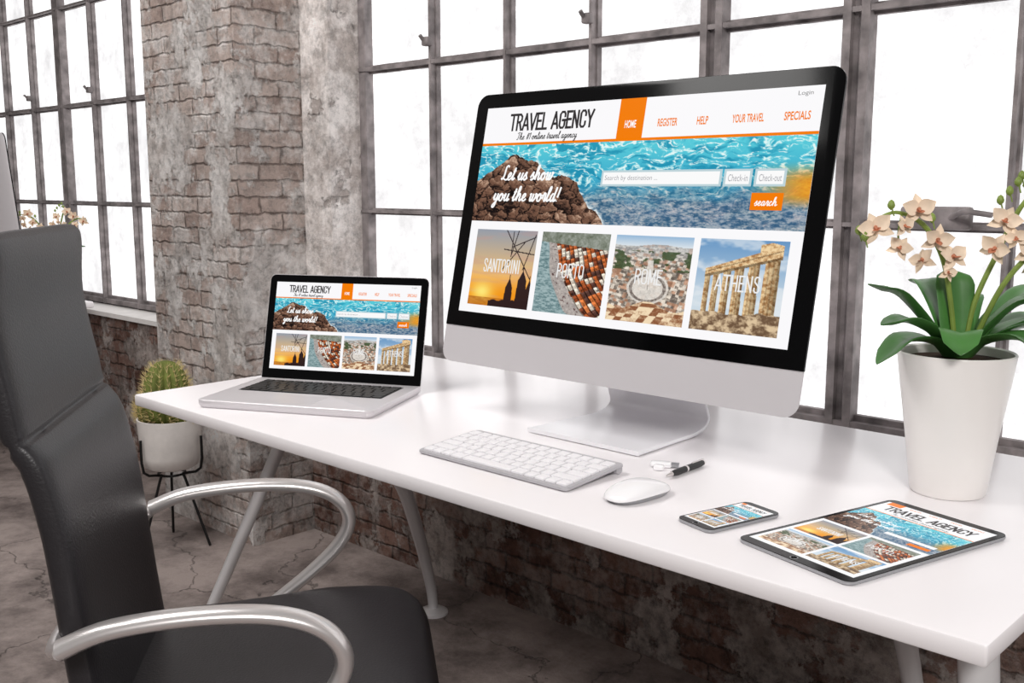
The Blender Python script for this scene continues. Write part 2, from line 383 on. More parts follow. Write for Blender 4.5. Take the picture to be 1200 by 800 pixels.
class Page:
    def __init__(s): s.v = []; s.f = []; s.c = []; s.n = 0
    def grid(s, x0, x1, y0, y1, nx, ny, fn, z):
        xs, ys = np.meshgrid(np.linspace(0, 1, nx+1), np.linspace(0, 1, ny+1)); a = xs.ravel(); b = ys.ravel()
        col = fn(a, b); vs = np.stack([x0+(x1-x0)*a, y0+(y1-y0)*b, np.full_like(a, z)], 1)
        i, j = np.meshgrid(np.arange(nx), np.arange(ny)); k = (j*(nx+1)+i).ravel()+s.n
        s.f += np.stack([k, k+nx+1, k+nx+2, k+1], 1).tolist(); s.v.append(vs); s.c.append(col); s.n += len(a)
    def rect(s, x0, x1, y0, y1, c, z): s.grid(x0, x1, y0, y1, 1, 1, lambda a, b: full(a, c), z)
    def text(s, t, x0, x1, yb, yt, c, z=.003, bold=.0, shear=0.0):
        cu = bpy.data.curves.new('t', 'FONT'); cu.body = t; cu.offset = bold; cu.shear = shear; cu.resolution_u = 4
        o = bpy.data.objects.new('t', cu); scene.collection.objects.link(o); bpy.context.view_layer.update()
        me = bpy.data.meshes.new_from_object(o.evaluated_get(bpy.context.evaluated_depsgraph_get()))
        P = np.array([v.co[:] for v in me.vertices]); F = [list(p.vertices) for p in me.polygons]
        bpy.data.objects.remove(o); bpy.data.curves.remove(cu); bpy.data.meshes.remove(me)
        mn = P.min(0); mx = P.max(0)
        V = np.zeros_like(P); V[:, 0] = x0+(P[:, 0]-mn[0])/(mx[0]-mn[0])*(x1-x0); V[:, 1] = yb+(P[:, 1]-mn[1])/(mx[1]-mn[1])*(yt-yb); V[:, 2] = z
        s.f += [[i+s.n for i in f] for f in F]; s.v.append(V); s.c.append(np.tile(C(*c), (len(P), 1))); s.n += len(P)
    def stroke(s, pts, w, c, z):
        mb = MB(); Q, K = mb.sweep([Vector((p[0], p[1], 0)) for p in pts], [(1,)]*len(pts), 5)
        V = []
        for i, q in enumerate(Q):
            T = (Q[min(i+1, len(Q)-1)]-Q[max(i-1, 0)]).normalized(); Nn = Vector((-T.y, T.x, 0))
            ww = w*(.55+.45*abs(T.y)); V += [(q+Nn*ww)[:2], (q-Nn*ww)[:2]]
        V = np.array(V); V = np.concatenate([V, np.full((len(V), 1), z)], 1)
        s.f += [[s.n+2*i, s.n+2*i+1, s.n+2*i+3, s.n+2*i+2] for i in range(len(Q)-1)]
        s.v.append(V); s.c.append(np.tile(C(*c), (len(V), 1))); s.n += len(V)
    # condensed sans capitals drawn as thick strokes
    def caps(s, txt, x0, x1, yb, yt, c, z, wt):
        G = {'T': (.8, [[(0,1),(.8,1)],[(.4,1),(.4,0)]]), 'R': (.8, [[(.1,0),(.1,1)],[(.1,1),(.5,1),(.7,.86),(.7,.64),(.5,.5),(.1,.5)],[(.42,.5),(.72,0)]]),
             'A': (.85, [[(.03,0),(.42,1)],[(.42,1),(.82,0)],[(.17,.28),(.68,.28)]]), 'V': (.85, [[(.03,1),(.42,0)],[(.42,0),(.82,1)]]),
             'E': (.7, [[(.1,0),(.1,1)],[(.04,1),(.65,1)],[(.1,.52),(.58,.52)],[(.04,0),(.65,0)]]), 'L': (.66, [[(.1,1),(.1,0)],[(.04,0),(.62,0)]]),
             'G': (.85, [[(.75,.72),(.75,.86),(.6,1),(.28,1),(.1,.86),(.1,.14),(.28,0),(.6,0),(.75,.14),(.75,.48)],[(.45,.48),(.82,.48)]]),
             'N': (.85, [[(.1,0),(.1,1)],[(.1,1),(.72,0)],[(.72,0),(.72,1)]]), 'C': (.82, [[(.72,.72),(.72,.86),(.57,1),(.27,1),(.1,.86),(.1,.14),(.27,0),(.57,0),(.72,.14),(.72,.3)]]),
             'Y': (.8, [[(.03,1),(.4,.45)],[(.77,1),(.4,.45)],[(.4,.45),(.4,0)]]), 'S': (.8, [[(.68,.76),(.68,.88),(.54,1),(.26,1),(.12,.88),(.12,.68),(.68,.34),(.68,.12),(.54,0),(.26,0),(.12,.12),(.12,.26)]]),
             'O': (.85, [[(.42,1),(.25,1),(.1,.86),(.1,.14),(.25,0),(.58,0),(.74,.14),(.74,.86),(.58,1),(.42,1)]]), 'I': (.4, [[(.2,0),(.2,1)]]),
             'P': (.78, [[(.1,0),(.1,1)],[(.1,1),(.5,1),(.7,.86),(.7,.6),(.5,.46),(.1,.46)]]), 'M': (1.0, [[(.1,0),(.1,1)],[(.1,1),(.5,.15)],[(.5,.15),(.9,1)],[(.9,1),(.9,0)]]),
             'H': (.85, [[(.1,0),(.1,1)],[(.74,0),(.74,1)],[(.1,.5),(.74,.5)]]), ' ': (.45, [])}
        tot = sum(G[ch][0]+.12 for ch in txt); kx = (x1-x0)/tot; x = x0; H = yt-yb-2*wt
        for ch in txt:
            adv, st = G[ch]
            for pl in st:
                P = [(x+px*kx, yb+wt+py*H) for px, py in pl]
                V = []
                for i, q in enumerate(P):
                    a = Vector(P[max(i-1, 0)]); b = Vector(P[min(i+1, len(P)-1)]); T = (b-a).normalized(); n_ = Vector((-T.y, T.x))
                    e = Vector((0, 0))
                    if i == 0: e = -T*wt*.9
                    if i == len(P)-1: e = T*wt*.9
                    V += [Vector(q)+n_*wt+e, Vector(q)-n_*wt+e]
                V = np.array([(v.x, v.y, z) for v in V])
                s.f += [[s.n+2*i, s.n+2*i+1, s.n+2*i+3, s.n+2*i+2] for i in range(len(P)-1)]
                s.v.append(V); s.c.append(np.tile(C(*c), (len(V), 1))); s.n += len(V)
            x += (adv+.12)*kx
    def mesh(s, name):
        V = np.concatenate(s.v); Cc = np.concatenate(s.c)
        me = bpy.data.meshes.new(name); me.from_pydata(V.tolist(), [], s.f)
        at = me.color_attributes.new('Col', 'FLOAT_COLOR', 'POINT')
        rgba = np.ones((len(V), 4)); rgba[:, :3] = np.clip(Cc/255, 0, 1)**2.2
        at.data.foreach_set('color', rgba.ravel()); me.materials.append(M['screen']); me.update()
        return me
    # hand-lettered brush script: strokes per glyph on a unit em
    def script(s, txt, x0, x1, yb, xh, c, z, w):
        G = {
         'L': (.95, [[(.75,1.75),(.55,2.0),(.35,1.7),(.35,.6),(.15,.1),(.05,.25),(.35,.2),(.75,.0),(.95,.15)]]),
         'e': (.62, [[(0,.3),(.3,.5),(.4,.85),(.25,1.0),(.08,.7),(.1,.2),(.3,0),(.62,.3)]]),
         't': (.50, [[(0,.3),(.22,1.0),(.25,1.7)],[(.25,1.7),(.14,.4),(.22,0),(.5,.3)],[(.0,1.2),(.45,1.25)]]),
         'u': (.85, [[(0,.3),(.18,1.0),(.12,.3),(.25,0),(.5,.3),(.6,1.0),(.54,.25),(.64,0),(.85,.3)]]),
         's': (.60, [[(0,.3),(.3,1.05),(.3,.7),(.45,.3),(.25,-.02),(.08,.15)],[(.3,0),(.6,.3)]]),
         'h': (.90, [[(0,.3),(.3,1.4),(.3,1.95),(.16,1.7),(.14,0)],[(.14,.4),(.4,1.0),(.55,.8),(.55,.2),(.66,0),(.9,.3)]]),
         'o': (.75, [[(0,.3),(.1,.8),(.35,1.0),(.1,.6),(.15,.1),(.4,0),(.55,.5),(.35,1.0),(.5,.8),(.75,.8)]]),
         'w': (1.05, [[(0,.8),(.15,1.0),(.12,.3),(.25,0),(.45,.4),(.48,1.0),(.45,.2),(.6,0),(.85,.5),(.8,1.0),(1.05,.8)]]),
         'y': (.80, [[(0,.3),(.18,1.0),(.12,.4),(.25,.1),(.5,.4),(.58,1.0),(.5,-.5),(.3,-.95),(.15,-.7),(.5,-.1),(.8,.3)]]),
         'r': (.60, [[(0,.3),(.15,.9),(.2,1.1),(.4,.9),(.36,.2),(.45,0),(.6,.3)]]),
         'l': (.50, [[(0,.3),(.3,1.4),(.28,1.95),(.14,1.6),(.12,.3),(.25,0),(.5,.3)]]),
         'd': (.85, [[(.5,.9),(.25,1.0),(.08,.5),(.2,0),(.45,.3),(.6,1.9)],[(.6,1.9),(.52,.3),(.62,0),(.85,.3)]]),
         '!': (.4, [[(.25,1.9),(.15,.5)],[(.12,.12),(.13,0)]]),
         'a': (.80, [[(.5,.9),(.25,1.0),(.08,.5),(.2,0),(.45,.3),(.52,1.0),(.48,.3),(.58,0),(.8,.3)]]),
         'c': (.60, [[(.42,.8),(.25,1.0),(.08,.5),(.2,0),(.6,.3)]]),
         'T': (.9, [[(.0,1.7),(.3,2.0),(.9,1.95)],[(.5,1.95),(.45,.5),(.3,0),(.05,.2)]]),
         'n': (.85, [[(0,.3),(.18,1.0),(.14,0)],[(.14,.4),(.4,1.0),(.52,.8),(.52,.2),(.62,0),(.85,.3)]]),
         'i': (.45, [[(0,.3),(.18,1.0),(.12,.2),(.22,0),(.45,.3)],[(.22,1.4),(.23,1.5)]]),
         'v': (.75, [[(0,.3),(.15,1.0),(.18,.2),(.3,0),(.52,.6),(.5,1.0),(.75,.85)]]),
         'g': (.80, [[(.5,.9),(.25,1.0),(.08,.5),(.2,0),(.45,.3),(.52,1.0),(.46,-.5),(.25,-.9),(.1,-.6),(.5,-.1),(.8,.3)]]),
         '#': (.9, [[(.25,0),(.4,1.8)],[(.55,0),(.7,1.8)],[(.1,.6),(.8,.6)],[(.15,1.2),(.85,1.2)]]),
         '1': (.5, [[(.05,1.4),(.3,1.8),(.25,0)]]),
         ' ': (.45, [])}
        tot = sum(G[ch][0] for ch in txt); kx = (x1-x0)/tot; x = x0
        for ch in txt:
            adv, st = G[ch]
            for pl in st: s.stroke([(x+(px+.18*py)*kx, yb+py*xh) for px, py in pl], w, c, z)
            x += adv*kx

OR = (245, 125, 8); DK = (58, 55, 56); WH = (255, 255, 255)
TILES = [(p_sant, 'SANTORINI'), (p_porto, 'PORTO'), (p_rome, 'ROME'), (p_ath, 'ATHENS')]
def landscape():
    p = Page(); H = .5625; X = lambda f: f-.5; Y = lambda f: H/2-f*H
    p.rect(X(0), X(1), Y(0), Y(1), (252, 251, 253), 0)
    p.caps('TRAVEL AGENCY', X(.095), X(.385), Y(.120), Y(.035), DK, .002, .0033)
    p.script('The #1 online travel agency', X(.125), X(.335), Y(.162), .0095, DK, .002, .0012)
    p.rect(X(.462), X(.54), Y(0), Y(.18), OR, .001)
    for t, c, w, col in [('HOME', .501, .034, WH), ('REGISTER', .61, .056, OR), ('HELP', .707, .030, OR), ('YOUR TRAVEL', .825, .08, OR), ('SPECIALS', .945, .062, OR)]:
        p.text(t, X(c-w/2), X(c+w/2), Y(.130), Y(.096), col, .002, .02)
    p.text('Login', X(.94), X(.975), Y(.04), Y(.018), (120, 120, 120), .002)
    p.rect(X(0), X(1), Y(.175), Y(.187), OR, .001)
    p.grid(X(0), X(1), Y(.187), Y(.555), 680, 180, p_banner, .001)
    p.script('Let us show', X(.09), X(.275), Y(.355), .0195, WH, .0025, .0029)
    p.script('you the world!', X(.07), X(.305), Y(.455), .0195, WH, .0025, .0029)
    for x0, x1, t in [(.435, .78, 'Search by destination ...'), (.785, .857, 'Check-in'), (.863, .94, 'Check-out')]:
        p.rect(X(x0), X(x1), Y(.315), Y(.385), (190, 212, 218), .0015); p.rect(X(x0+.006), X(x1-.006), Y(.324), Y(.376), (252, 252, 252), .002)
        p.text(t, X(x0+.012), X(min(x1-.010, x0+.17)), Y(.365), Y(.337), (165, 165, 170), .003)
    p.rect(X(.862), X(.94), Y(.41), Y(.478), OR, .002); p.script('search', X(.872), X(.927), Y(.46), .0095, WH, .003, .0013)
    for k, (fn, t) in enumerate(TILES):
        x0 = .03+k*.24; x1 = x0+.222
        p.grid(X(x0), X(x1), Y(.595), Y(.962), 160, 160, fn, .001)
        w = [.135, .09, .08, .115][k]; cx = (x0+x1)/2
        p.caps(t, X(cx-w/2), X(cx+w/2), Y(.80), Y(.735), (240, 240, 240), .0025, .0018)
    return p.mesh('web_page_landscape')
def portrait():
    p = Page(); H = 1.75; X = lambda f: f-.5; Y = lambda f: H/2-f*H
    p.rect(X(0), X(1), Y(0), Y(1), (250, 250, 252), 0)
    p.rect(X(.03), X(.17), Y(.0), Y(.05), OR, .001)
    for i in range(4): p.text(['REGISTER', 'HELP', 'TRAVEL', 'SPECIALS'][i], X(.24+i*.19), X(.35+i*.19), Y(.035), Y(.02), OR, .002, .01)
    p.caps('TRAVEL AGENCY', X(.1), X(.92), Y(.137), Y(.062), DK, .002, .010)
    p.script('The #1 online travel agency', X(.22), X(.76), Y(.167), .018, DK, .002, .0022)
    p.rect(X(0), X(1), Y(.178), Y(.186), OR, .001)
    p.grid(X(0), X(1), Y(.186), Y(.50), 240, 140, p_banner, .001)
    p.script('Let us show', X(.08), X(.48), Y(.31), .035, WH, .0025, .005); p.script('you the world!', X(.05), X(.53), Y(.37), .035, WH, .0025, .005)
    p.rect(X(.5), X(.95), Y(.40), Y(.43), (250, 250, 250), .002); p.rect(X(.76), X(.95), Y(.445), Y(.475), OR, .002)
    for k, (fn, t) in enumerate(TILES):
        x0 = .04+(k % 2)*.475; y0 = .525+(k//2)*.232
        p.grid(X(x0), X(x0+.445), Y(y0), Y(y0+.212), 100, 90, fn, .001)
        p.caps(t, X(x0+.11), X(x0+.335), Y(y0+.128), Y(y0+.085), (240, 240, 240), .0025, .004)
    return p.mesh('web_page_portrait')
PL = landscape(); PP = portrait()

def put_page(me, parent, mat, name='web_page'):
    o = bpy.data.objects.new(name, me); scene.collection.objects.link(o); o.parent = parent; o.matrix_local = mat
    return o

# ------------------------------------------------------------------ room
def wallbox(name, b, mat):
    m = MB(); m.box(*b); return m.done(name, [mat], smooth=False)
wallbox('floor', (-8, 3.2, -3.5, 2.6, -.1, 0), M['floor'])
WT = 2.66
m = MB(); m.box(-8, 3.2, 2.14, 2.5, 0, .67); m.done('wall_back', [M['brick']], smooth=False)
m = MB(); m.box(-3.676, -3.052, 1.88, 2.14, 0, 3.4); m.done('wall_pillar', [M['pillar']], smooth=False)
m = MB()
m.box(-3.80, -2.895, 2.14, 2.5, .67, 3.4)
m.box(-8, -3.80, 2.14, 2.5, WT, 3.4); m.box(-2.895, 3.2, 2.14, 2.5, WT, 3.4)
m.box(-8, -7.5, 2.14, 2.5, .67, WT); m.box(2.2, 3.2, 2.14, 2.5, .67, WT)
m.done('wall_back_upper', [M['plaster']], smooth=False)
wallbox('wall_left', (-8.2, -8, -3.5, 2.5, 0, 3.4), M['plaster'])
m = MB(); m.box(-2.895, 2.2, 2.135, 2.40, .655, .674); m.done('trim_1', [M['sill']], smooth=False)
m = MB(); m.box(-7.5, -3.80, 2.12, 2.40, .655, .676); m.done('trim_2', [M['sill']], smooth=False)

def window(name, x0, x1, vs, thick):
    m = MB(); y = 2.30
    zs = [(.695, .05), (1.17, .022), (1.6525, .028), (2.13, .022), (2.62, .06)]
    for z, t in zs:
        m.box(x0, x1, y-.012, y+.035, z-t/2, z+t/2)
        m.box(x0, x1, y-.034, y-.012, z-t*.22, z+t*.22)
    for x in vs:
        if x in thick:
            for o_ in (-.022, .022): m.box(x+o_-.010, x+o_+.010, y-.036, y+.04, .68, WT)
            m.box(x-.02, x+.02, y-.018, y+.03, .68, WT)
        else:
            m.box(x-.010, x+.010, y-.014, y+.04, .68, WT); m.box(x-.0045, x+.0045, y-.036, y-.014, .68, WT)
    for x in (x0+.018, x1-.018): m.box(x-.018, x+.018, y-.03, y+.05, .67, WT)
    m.box(x0, x1, y+.004, y+.010, .68, WT, 1)
    for x in vs[::2]:
        m.box(x-.018, x+.010, y-.055, y-.03, 1.70, 1.728, 0, bev=.004); m.tube([(x-.01, y-.045, 1.71), (x-.012, y-.065, 1.732)], .006, mi=0, sub=1)
    return m.done(name, [M['frame'], M['pane']], ang=30)
vr = [-2.523, -2.19, -1.86, -1.47, -1.087, -.735, -.37, 0, .37, .74, 1.11, 1.48, 1.85]
window('window_1', -2.895, 2.2, vr, [-1.47, -1.087, 0, 1.11])
vl = [-4.24-.36*i for i in range(9)]
window('window_2', -7.5, -3.80, vl, [vl[3], vl[6]])
m = MB(); m.box(-.95, -.80, 2.235, 2.262, 1.165, 1.215, bev=.006)
m.tube([(-.84, 2.24, 1.19), (-.80, 2.20, 1.205), (-.74, 2.19, 1.20)], .006); m.done('window_latch', [M['frame']])

# ------------------------------------------------------------------ desk
def desk(name, x0, x1, y0=1.196, y1=2.12):
    e = empty(name, ((x0+x1)/2, (y0+y1)/2, 0)); cx, cy = (x0+x1)/2, (y0+y1)/2
    T = Matrix.Translation((-cx, -cy, 0)); dy = y0-1.196
    m = MB(); m.box(x0, x1, y0, y1, .701, .73, bev=.004); m.done('desk_top', [M['desk']], e).matrix_local = T
    m = MB()
    for sgn, xe in ((1, x0), (-1, x1)):
        X = lambda d: xe+sgn*d
        if sgn > 0: ft = (X(.279), 1.50+dy); ff = (X(.079), 1.27+dy)
        else: ft = (X(.06), 1.34+dy); ff = (X(-.03), 1.25+dy)
        m.tube([(ft[0], ft[1], .70), ((ft[0]+ff[0])/2, (ft[1]+ff[1])/2, .35), (ff[0], ff[1], .012)], [.028, .025, .020], [.018, .016, .014], n=16)
        m.lathe([(.001, 0), (.040, 0), (.040, .007), (.022, .018), (.001, .020)], ff[0], ff[1], n=24)
        m.tube([(X(.33), 1.50+dy, .695), (X(.33), 1.66+dy, .63), (X(.335), 1.79+dy, .45), (X(.33), 1.86+dy, .28), (X(.315), 1.92+dy, .10), (X(.311), 1.935+dy, .012)], [.024, .023, .021, .019, .016, .014], n=16)
        m.lathe([(.001, 0), (.044, 0), (.044, .007), (.024, .018), (.001, .020)], X(.311), 1.935+dy, n=24)
        m.box(min(X(.06), X(.36)), max(X(.06), X(.36)), 1.30+dy, 1.60+dy, .685, .701, bev=.004)
    m.box(x0+.3, x1-.3, 1.50+dy, 1.56+dy, .66, .70, bev=.004)
    m.done('desk_legs', [M['legw']], e, ang=50).matrix_local = T
    return e
desk('white_desk', -2.479, -.375)
desk('white_desk', -7.1, -4.64, 1.15, 2.07)

# ------------------------------------------------------------------ desktop monitor
def monitor(name, px, py, flip=False, tilt=12.2):
    e = empty(name, (px, py, .731), math.pi if flip else 0)
    W, H = .93, .636; t = math.radians(tilt)
    A = Matrix(((1, 0, 0, 0), (0, math.sin(t), -math.cos(t), .0), (0, math.cos(t), math.sin(t), .849-.7305), (0, 0, 0, 1)))
    m = MB()
    def ring(sc, scy, z, r): return [(x*sc, H/2+y*scy, z) for x, y in rrect(W, H, r, 8)]
    m.loft([ring(1, 1, .0, .03), ring(.998, .998, -.003, .03), ring(.978, .972, -.012, .035), ring(.95, .93, -.022, .04), ring(.82, .8, -.042, .08), ring(.5, .5, -.062, .12), ring(.1, .1, -.068, .2)], 0, A)
    m.done('aluminium_body', [M['alu']], e, ang=40)
    m = MB(); ch = .086
    hh = H-ch
    m.loft([[(x, ch+hh/2+y, z) for x, y in rrect(W-ins, hh-ins, .03, 8, .001)] for z, ins in ((-.003, .000), (.0015, .000), (.002, .002))], 0, A)
    m.done('black_glass_bezel', [M['glassblack']], e, ang=40)
    put_page(PL, e, A @ Matrix.Translation((0, ch+.036+.4815/2-.001, .0025)) @ Matrix.Diagonal((.856, .856, .5, 1)))
    m = MB(); m.strip([(0, p[0], p[1]) for p in [(-.038, .0055), (.10, .0055), (.19, .0065), (.232, .024), (.225, .06), (.175, .17), (.10, .29)]], [.150, .144, .139, .136, .134, .130, .126], .009)
    m.done('stand', [M['stand']], e, ang=40)
    return e
monitor('desktop_monitor', -1.3215, 1.63)
monitor('desktop_monitor', -5.105, 1.785, flip=True, tilt=5)

# ------------------------------------------------------------------ laptop
def keys(m, x0, x1, y0, y1, z, h, mi, rows, gap=.0035, mat=None):
    n = len(rows); ry = (y1-y0)/n
    for r, row in enumerate(rows):
        tot = sum(row); x = x0
        for w in row:
            kw = (x1-x0)*w/tot
            a, b, c, d = x+gap/2, x+kw-gap/2, y1-(r+1)*ry+gap/2, y1-r*ry-gap/2
            i = .0008
            m.loft([[(a, c, z), (b, c, z), (b, d, z), (a, d, z)], [(a, c, z+h*.7), (b, c, z+h*.7), (b, d, z+h*.7), (a, d, z+h*.7)],
                    [(a+i, c+i, z+h), (b-i, c+i, z+h), (b-i, d-i, z+h), (a+i, d-i, z+h)]], mi, mat)
            x += kw
ROWS = [[1]*14, [1]*13+[1.5], [1.5]+[1]*13, [1.8]+[1]*11+[1.8], [2.3]+[1]*10+[2.3], [1, 1, 1, 1.3, 5, 1.3, 1, 1, 1, 1]]
e = empty('laptop', (-2.2207, 1.2243, .7305), math.radians(27))
LW, LD = .461, .318
m = MB()
m.loft([[(LW/2+x, LD/2+y, z) for x, y in rrect(LW-i, LD-i, .018, 6)] for z, i in ((0.0, .012), (.006, .002), (.010, 0), (.018, 0), (.0195, .003))], 0)
m.box(.165, .296, .02, .115, .0195, .0199, 1)
m.done('base', [M['alu'], M['alu']], e, ang=40)
m = MB(); m.box(.035, LW-.035, .135, .275, .0195, .0200, 0); keys(m, .037, LW-.037, .137, .273, .0200, .0022, 0, ROWS, .004)
m.done('keyboard_keys', [M['blackplastic']], e, smooth=False)
t = math.radians(15)
LH = .285
A = Matrix.Translation((LW/2, LD-.012, .016)) @ Matrix(((1, 0, 0, 0), (0, math.sin(t), -math.cos(t), 0), (0, math.cos(t), math.sin(t), 0), (0, 0, 0, 1)))
m = MB()
m.loft([[(x, LH/2+y, z) for x, y in rrect(LW-i, LH-i, .016, 6, .006)] for z, i in ((-.007, .016), (-.005, .006), (0, 0), (.0008, .001))], 0, A)
m.tube([(-.17, .0, -.004), (.17, .0, -.004)], .007, mat=A, mi=1, sub=1)
m.loft([[(x, LH/2+y, z) for x, y in rrect(LW-.003, LH-.003, .015, 6, .005)] for z in (.0005, .0014)], 1, A)
m.done('lid', [M['alu'], M['glassblack']], e, ang=40)
put_page(PL, e, A @ Matrix.Translation((0, LH/2+.004, .0018)) @ Matrix.Diagonal((.418, .418, .3, 1)))

# ------------------------------------------------------------------ keyboard
e = empty('computer_keyboard', (-1.316, 1.312, .7305))
KW, KD = .392, .168
R = Matrix.Rotation(math.radians(4.2), 4, 'X')
m = MB()
m.loft([[(x, KD/2+y, z) for x, y in rrect(KW-i, KD-i, .010, 5)] for z, i in ((.001, .004), (.0025, 0), (.006, 0), (.007, .0015))], 0, R)
m.tube([(-KW/2+.004, KD-.012, -.002), (KW/2-.004, KD-.012, -.002)], .0088, mat=R, sub=1)
m.done('base', [M['alu_mid']], e, ang=40)
m = MB(); keys(m, -KW/2+.008, KW/2-.008, .008, KD-.012, .007, .0035, 0, ROWS, .0045, R); m.done('keycaps', [M['keywhite']], e, smooth=False)

# ------------------------------------------------------------------ mouse
e = empty('computer_mouse', (-1.017, 1.380, .7305), math.radians(-6))
def mouse_part(prof, name, mat):
    m = MB(); n = 36
    rings = []
    for sc, z in prof:
        rg = []
        for j in range(n):
            a = 2*math.pi*j/n; c, s_ = math.cos(a), math.sin(a); ex = .75
            x = .036*sc*abs(c)**ex*(1 if c > 0 else -1); y = .068*sc*abs(s_)**ex*(1 if s_ > 0 else -1)
            rg.append((x, y, z*(1-.35*(abs(y)/.068)**2)))
        rings.append(rg)
    m.loft(rings); m.done(name, [mat], e, ang=60)
mouse_part([(.80, 0), (.90, .003), (.99, .010)], 'base', M['alu_dark'])
mouse_part([(.99, .0098), (1.0, .013), (.96, .018), (.86, .0225), (.7, .026), (.45, .0285), (.2, .0295), (.02, .03)], 'shell', M['whitegloss'])

# ------------------------------------------------------------------ pen and usb stick
e = empty('ballpoint_pen', (-1.042, 1.50, .7375), math.radians(1))
m = MB()
def ylathe(m, prof, mi):
    n = 18; m.loft([[(r*math.cos(2*math.pi*j/n), y, r*math.sin(2*math.pi*j/n)) for j in range(n)] for r, y in prof], mi)
ylathe(m, [(.0008, 0), (.002, .003), (.0045, .018)], 1); ylathe(m, [(.0048, .018), (.0058, .03), (.0060, .062)], 0); ylathe(m, [(.0064, .062), (.0064, .067)], 1)
ylathe(m, [(.0062, .067), (.0060, .115), (.0050, .122)], 0); ylathe(m, [(.0046, .122), (.0046, .127), (.002, .129)], 1)
m.box(-.0012, .0012, .085, .124, .0062, .0079, 1); m.done('pen_body', [M['blackplastic'], M['chrome']], e)
e = empty('usb_stick', (-1.102, 1.565, .7305), math.radians(-60))
m = MB(); m.box(-.010, .010, -.018, .022, 0, .010, 0, bev=.003); m.box(-.007, .007, .022, .036, .002, .008, 1); m.box(.016, .032, -.010, .010, 0, .010, 0, bev=.003)
m.done('usb_body', [M['whitegloss'], M['alu_dark']], e)

# ------------------------------------------------------------------ phone & tablet
def slab(name, loc, w, h, th, r, sw, sh, hb):
    e = empty(name, loc, math.radians(-14.5)); m = MB()
    m.loft([[(x, y, z) for x, y in rrect(w-i, h-i, r, 8)] for z, i in ((0, .004), (.0015, .001), (th*.5, 0), (th-.001, .0005))], 0)
    m.loft([[(x, y, z) for x, y in rrect(w-i, h-i, r, 8)] for z, i in ((th-.0022, .0006), (th, .001))], 1)
    m.lathe([(.001, th), (hb, th), (hb, th+.0002), (hb*.8, th+.0002)], 0, -h/2+(h-sh)/4, mi=2, n=24, cap=False)
    m.done('body', [M['alu_dark'], M['glassblack'], M['alu_dark']], e, ang=40)
    put_page(PP, e, Matrix.Translation((0, 0, th+.0004)) @ Matrix.Diagonal((sw, sh/1.75, .25, 1)))
slab('smartphone', (-.839, 1.385, .7305), .078, .156, .007, .012, .069, .128, .005)
slab('tablet', (-.628, 1.449, .7305), .212, .358, .007, .014, .194, .322, .006)

# ------------------------------------------------------------------ orchid
def petal(m, mat, L, Wd, cup, mi=0, n=6):
    vs = []; fs = []
    for i in range(n+1):
        u = i/n; w = Wd*math.sin(math.pi*min(1, .08+.92*u)**.85)*.5 if u < 1 else .0005
        for j in range(5):
            s_ = (j-2)/2
            vs.append((s_*w, u*L, cup*(u*u*L)+.18*abs(s_)**2*w*2))
    for i in range(n):
        for j in range(4): k = i*5+j; fs.append([k, k+1, k+6, k+5])
    m.add(vs, fs, mi, mat)
def flower(m, pos, nrm, size, roll=0):
    z = Vector(nrm).normalized(); x = Vector((0, 0, 1)).cross(z); x = x.normalized(); y = z.cross(x)
    B = Matrix.Translation(pos) @ Matrix((x, y, z)).transposed().to_4x4() @ Matrix.Rotation(roll, 4, 'Z')
    for a in (0, 128, 232): petal(m, B @ Matrix.Rotation(math.radians(a), 4, 'Z'), size, size*.62, -.15)
    for a in (68, -68): petal(m, B @ Matrix.Translation((0, 0, .002)) @ Matrix.Rotation(math.radians(a), 4, 'Z'), size*1.0, size*.9, .25)
    petal(m, B @ Matrix.Translation((0, 0, .004)) @ Matrix.Rotation(math.pi, 4, 'Z') @ Matrix.Rotation(.7, 4, 'X'), size*.55, size*.45, .5, 1)
    m.tube([B @ Vector((0, 0, 0)), B @ Vector((0, .002, size*.2)), B @ Vector((0, -.003, size*.3))], [size*.12, size*.11, size*.04], mi=1, n=8, sub=2)
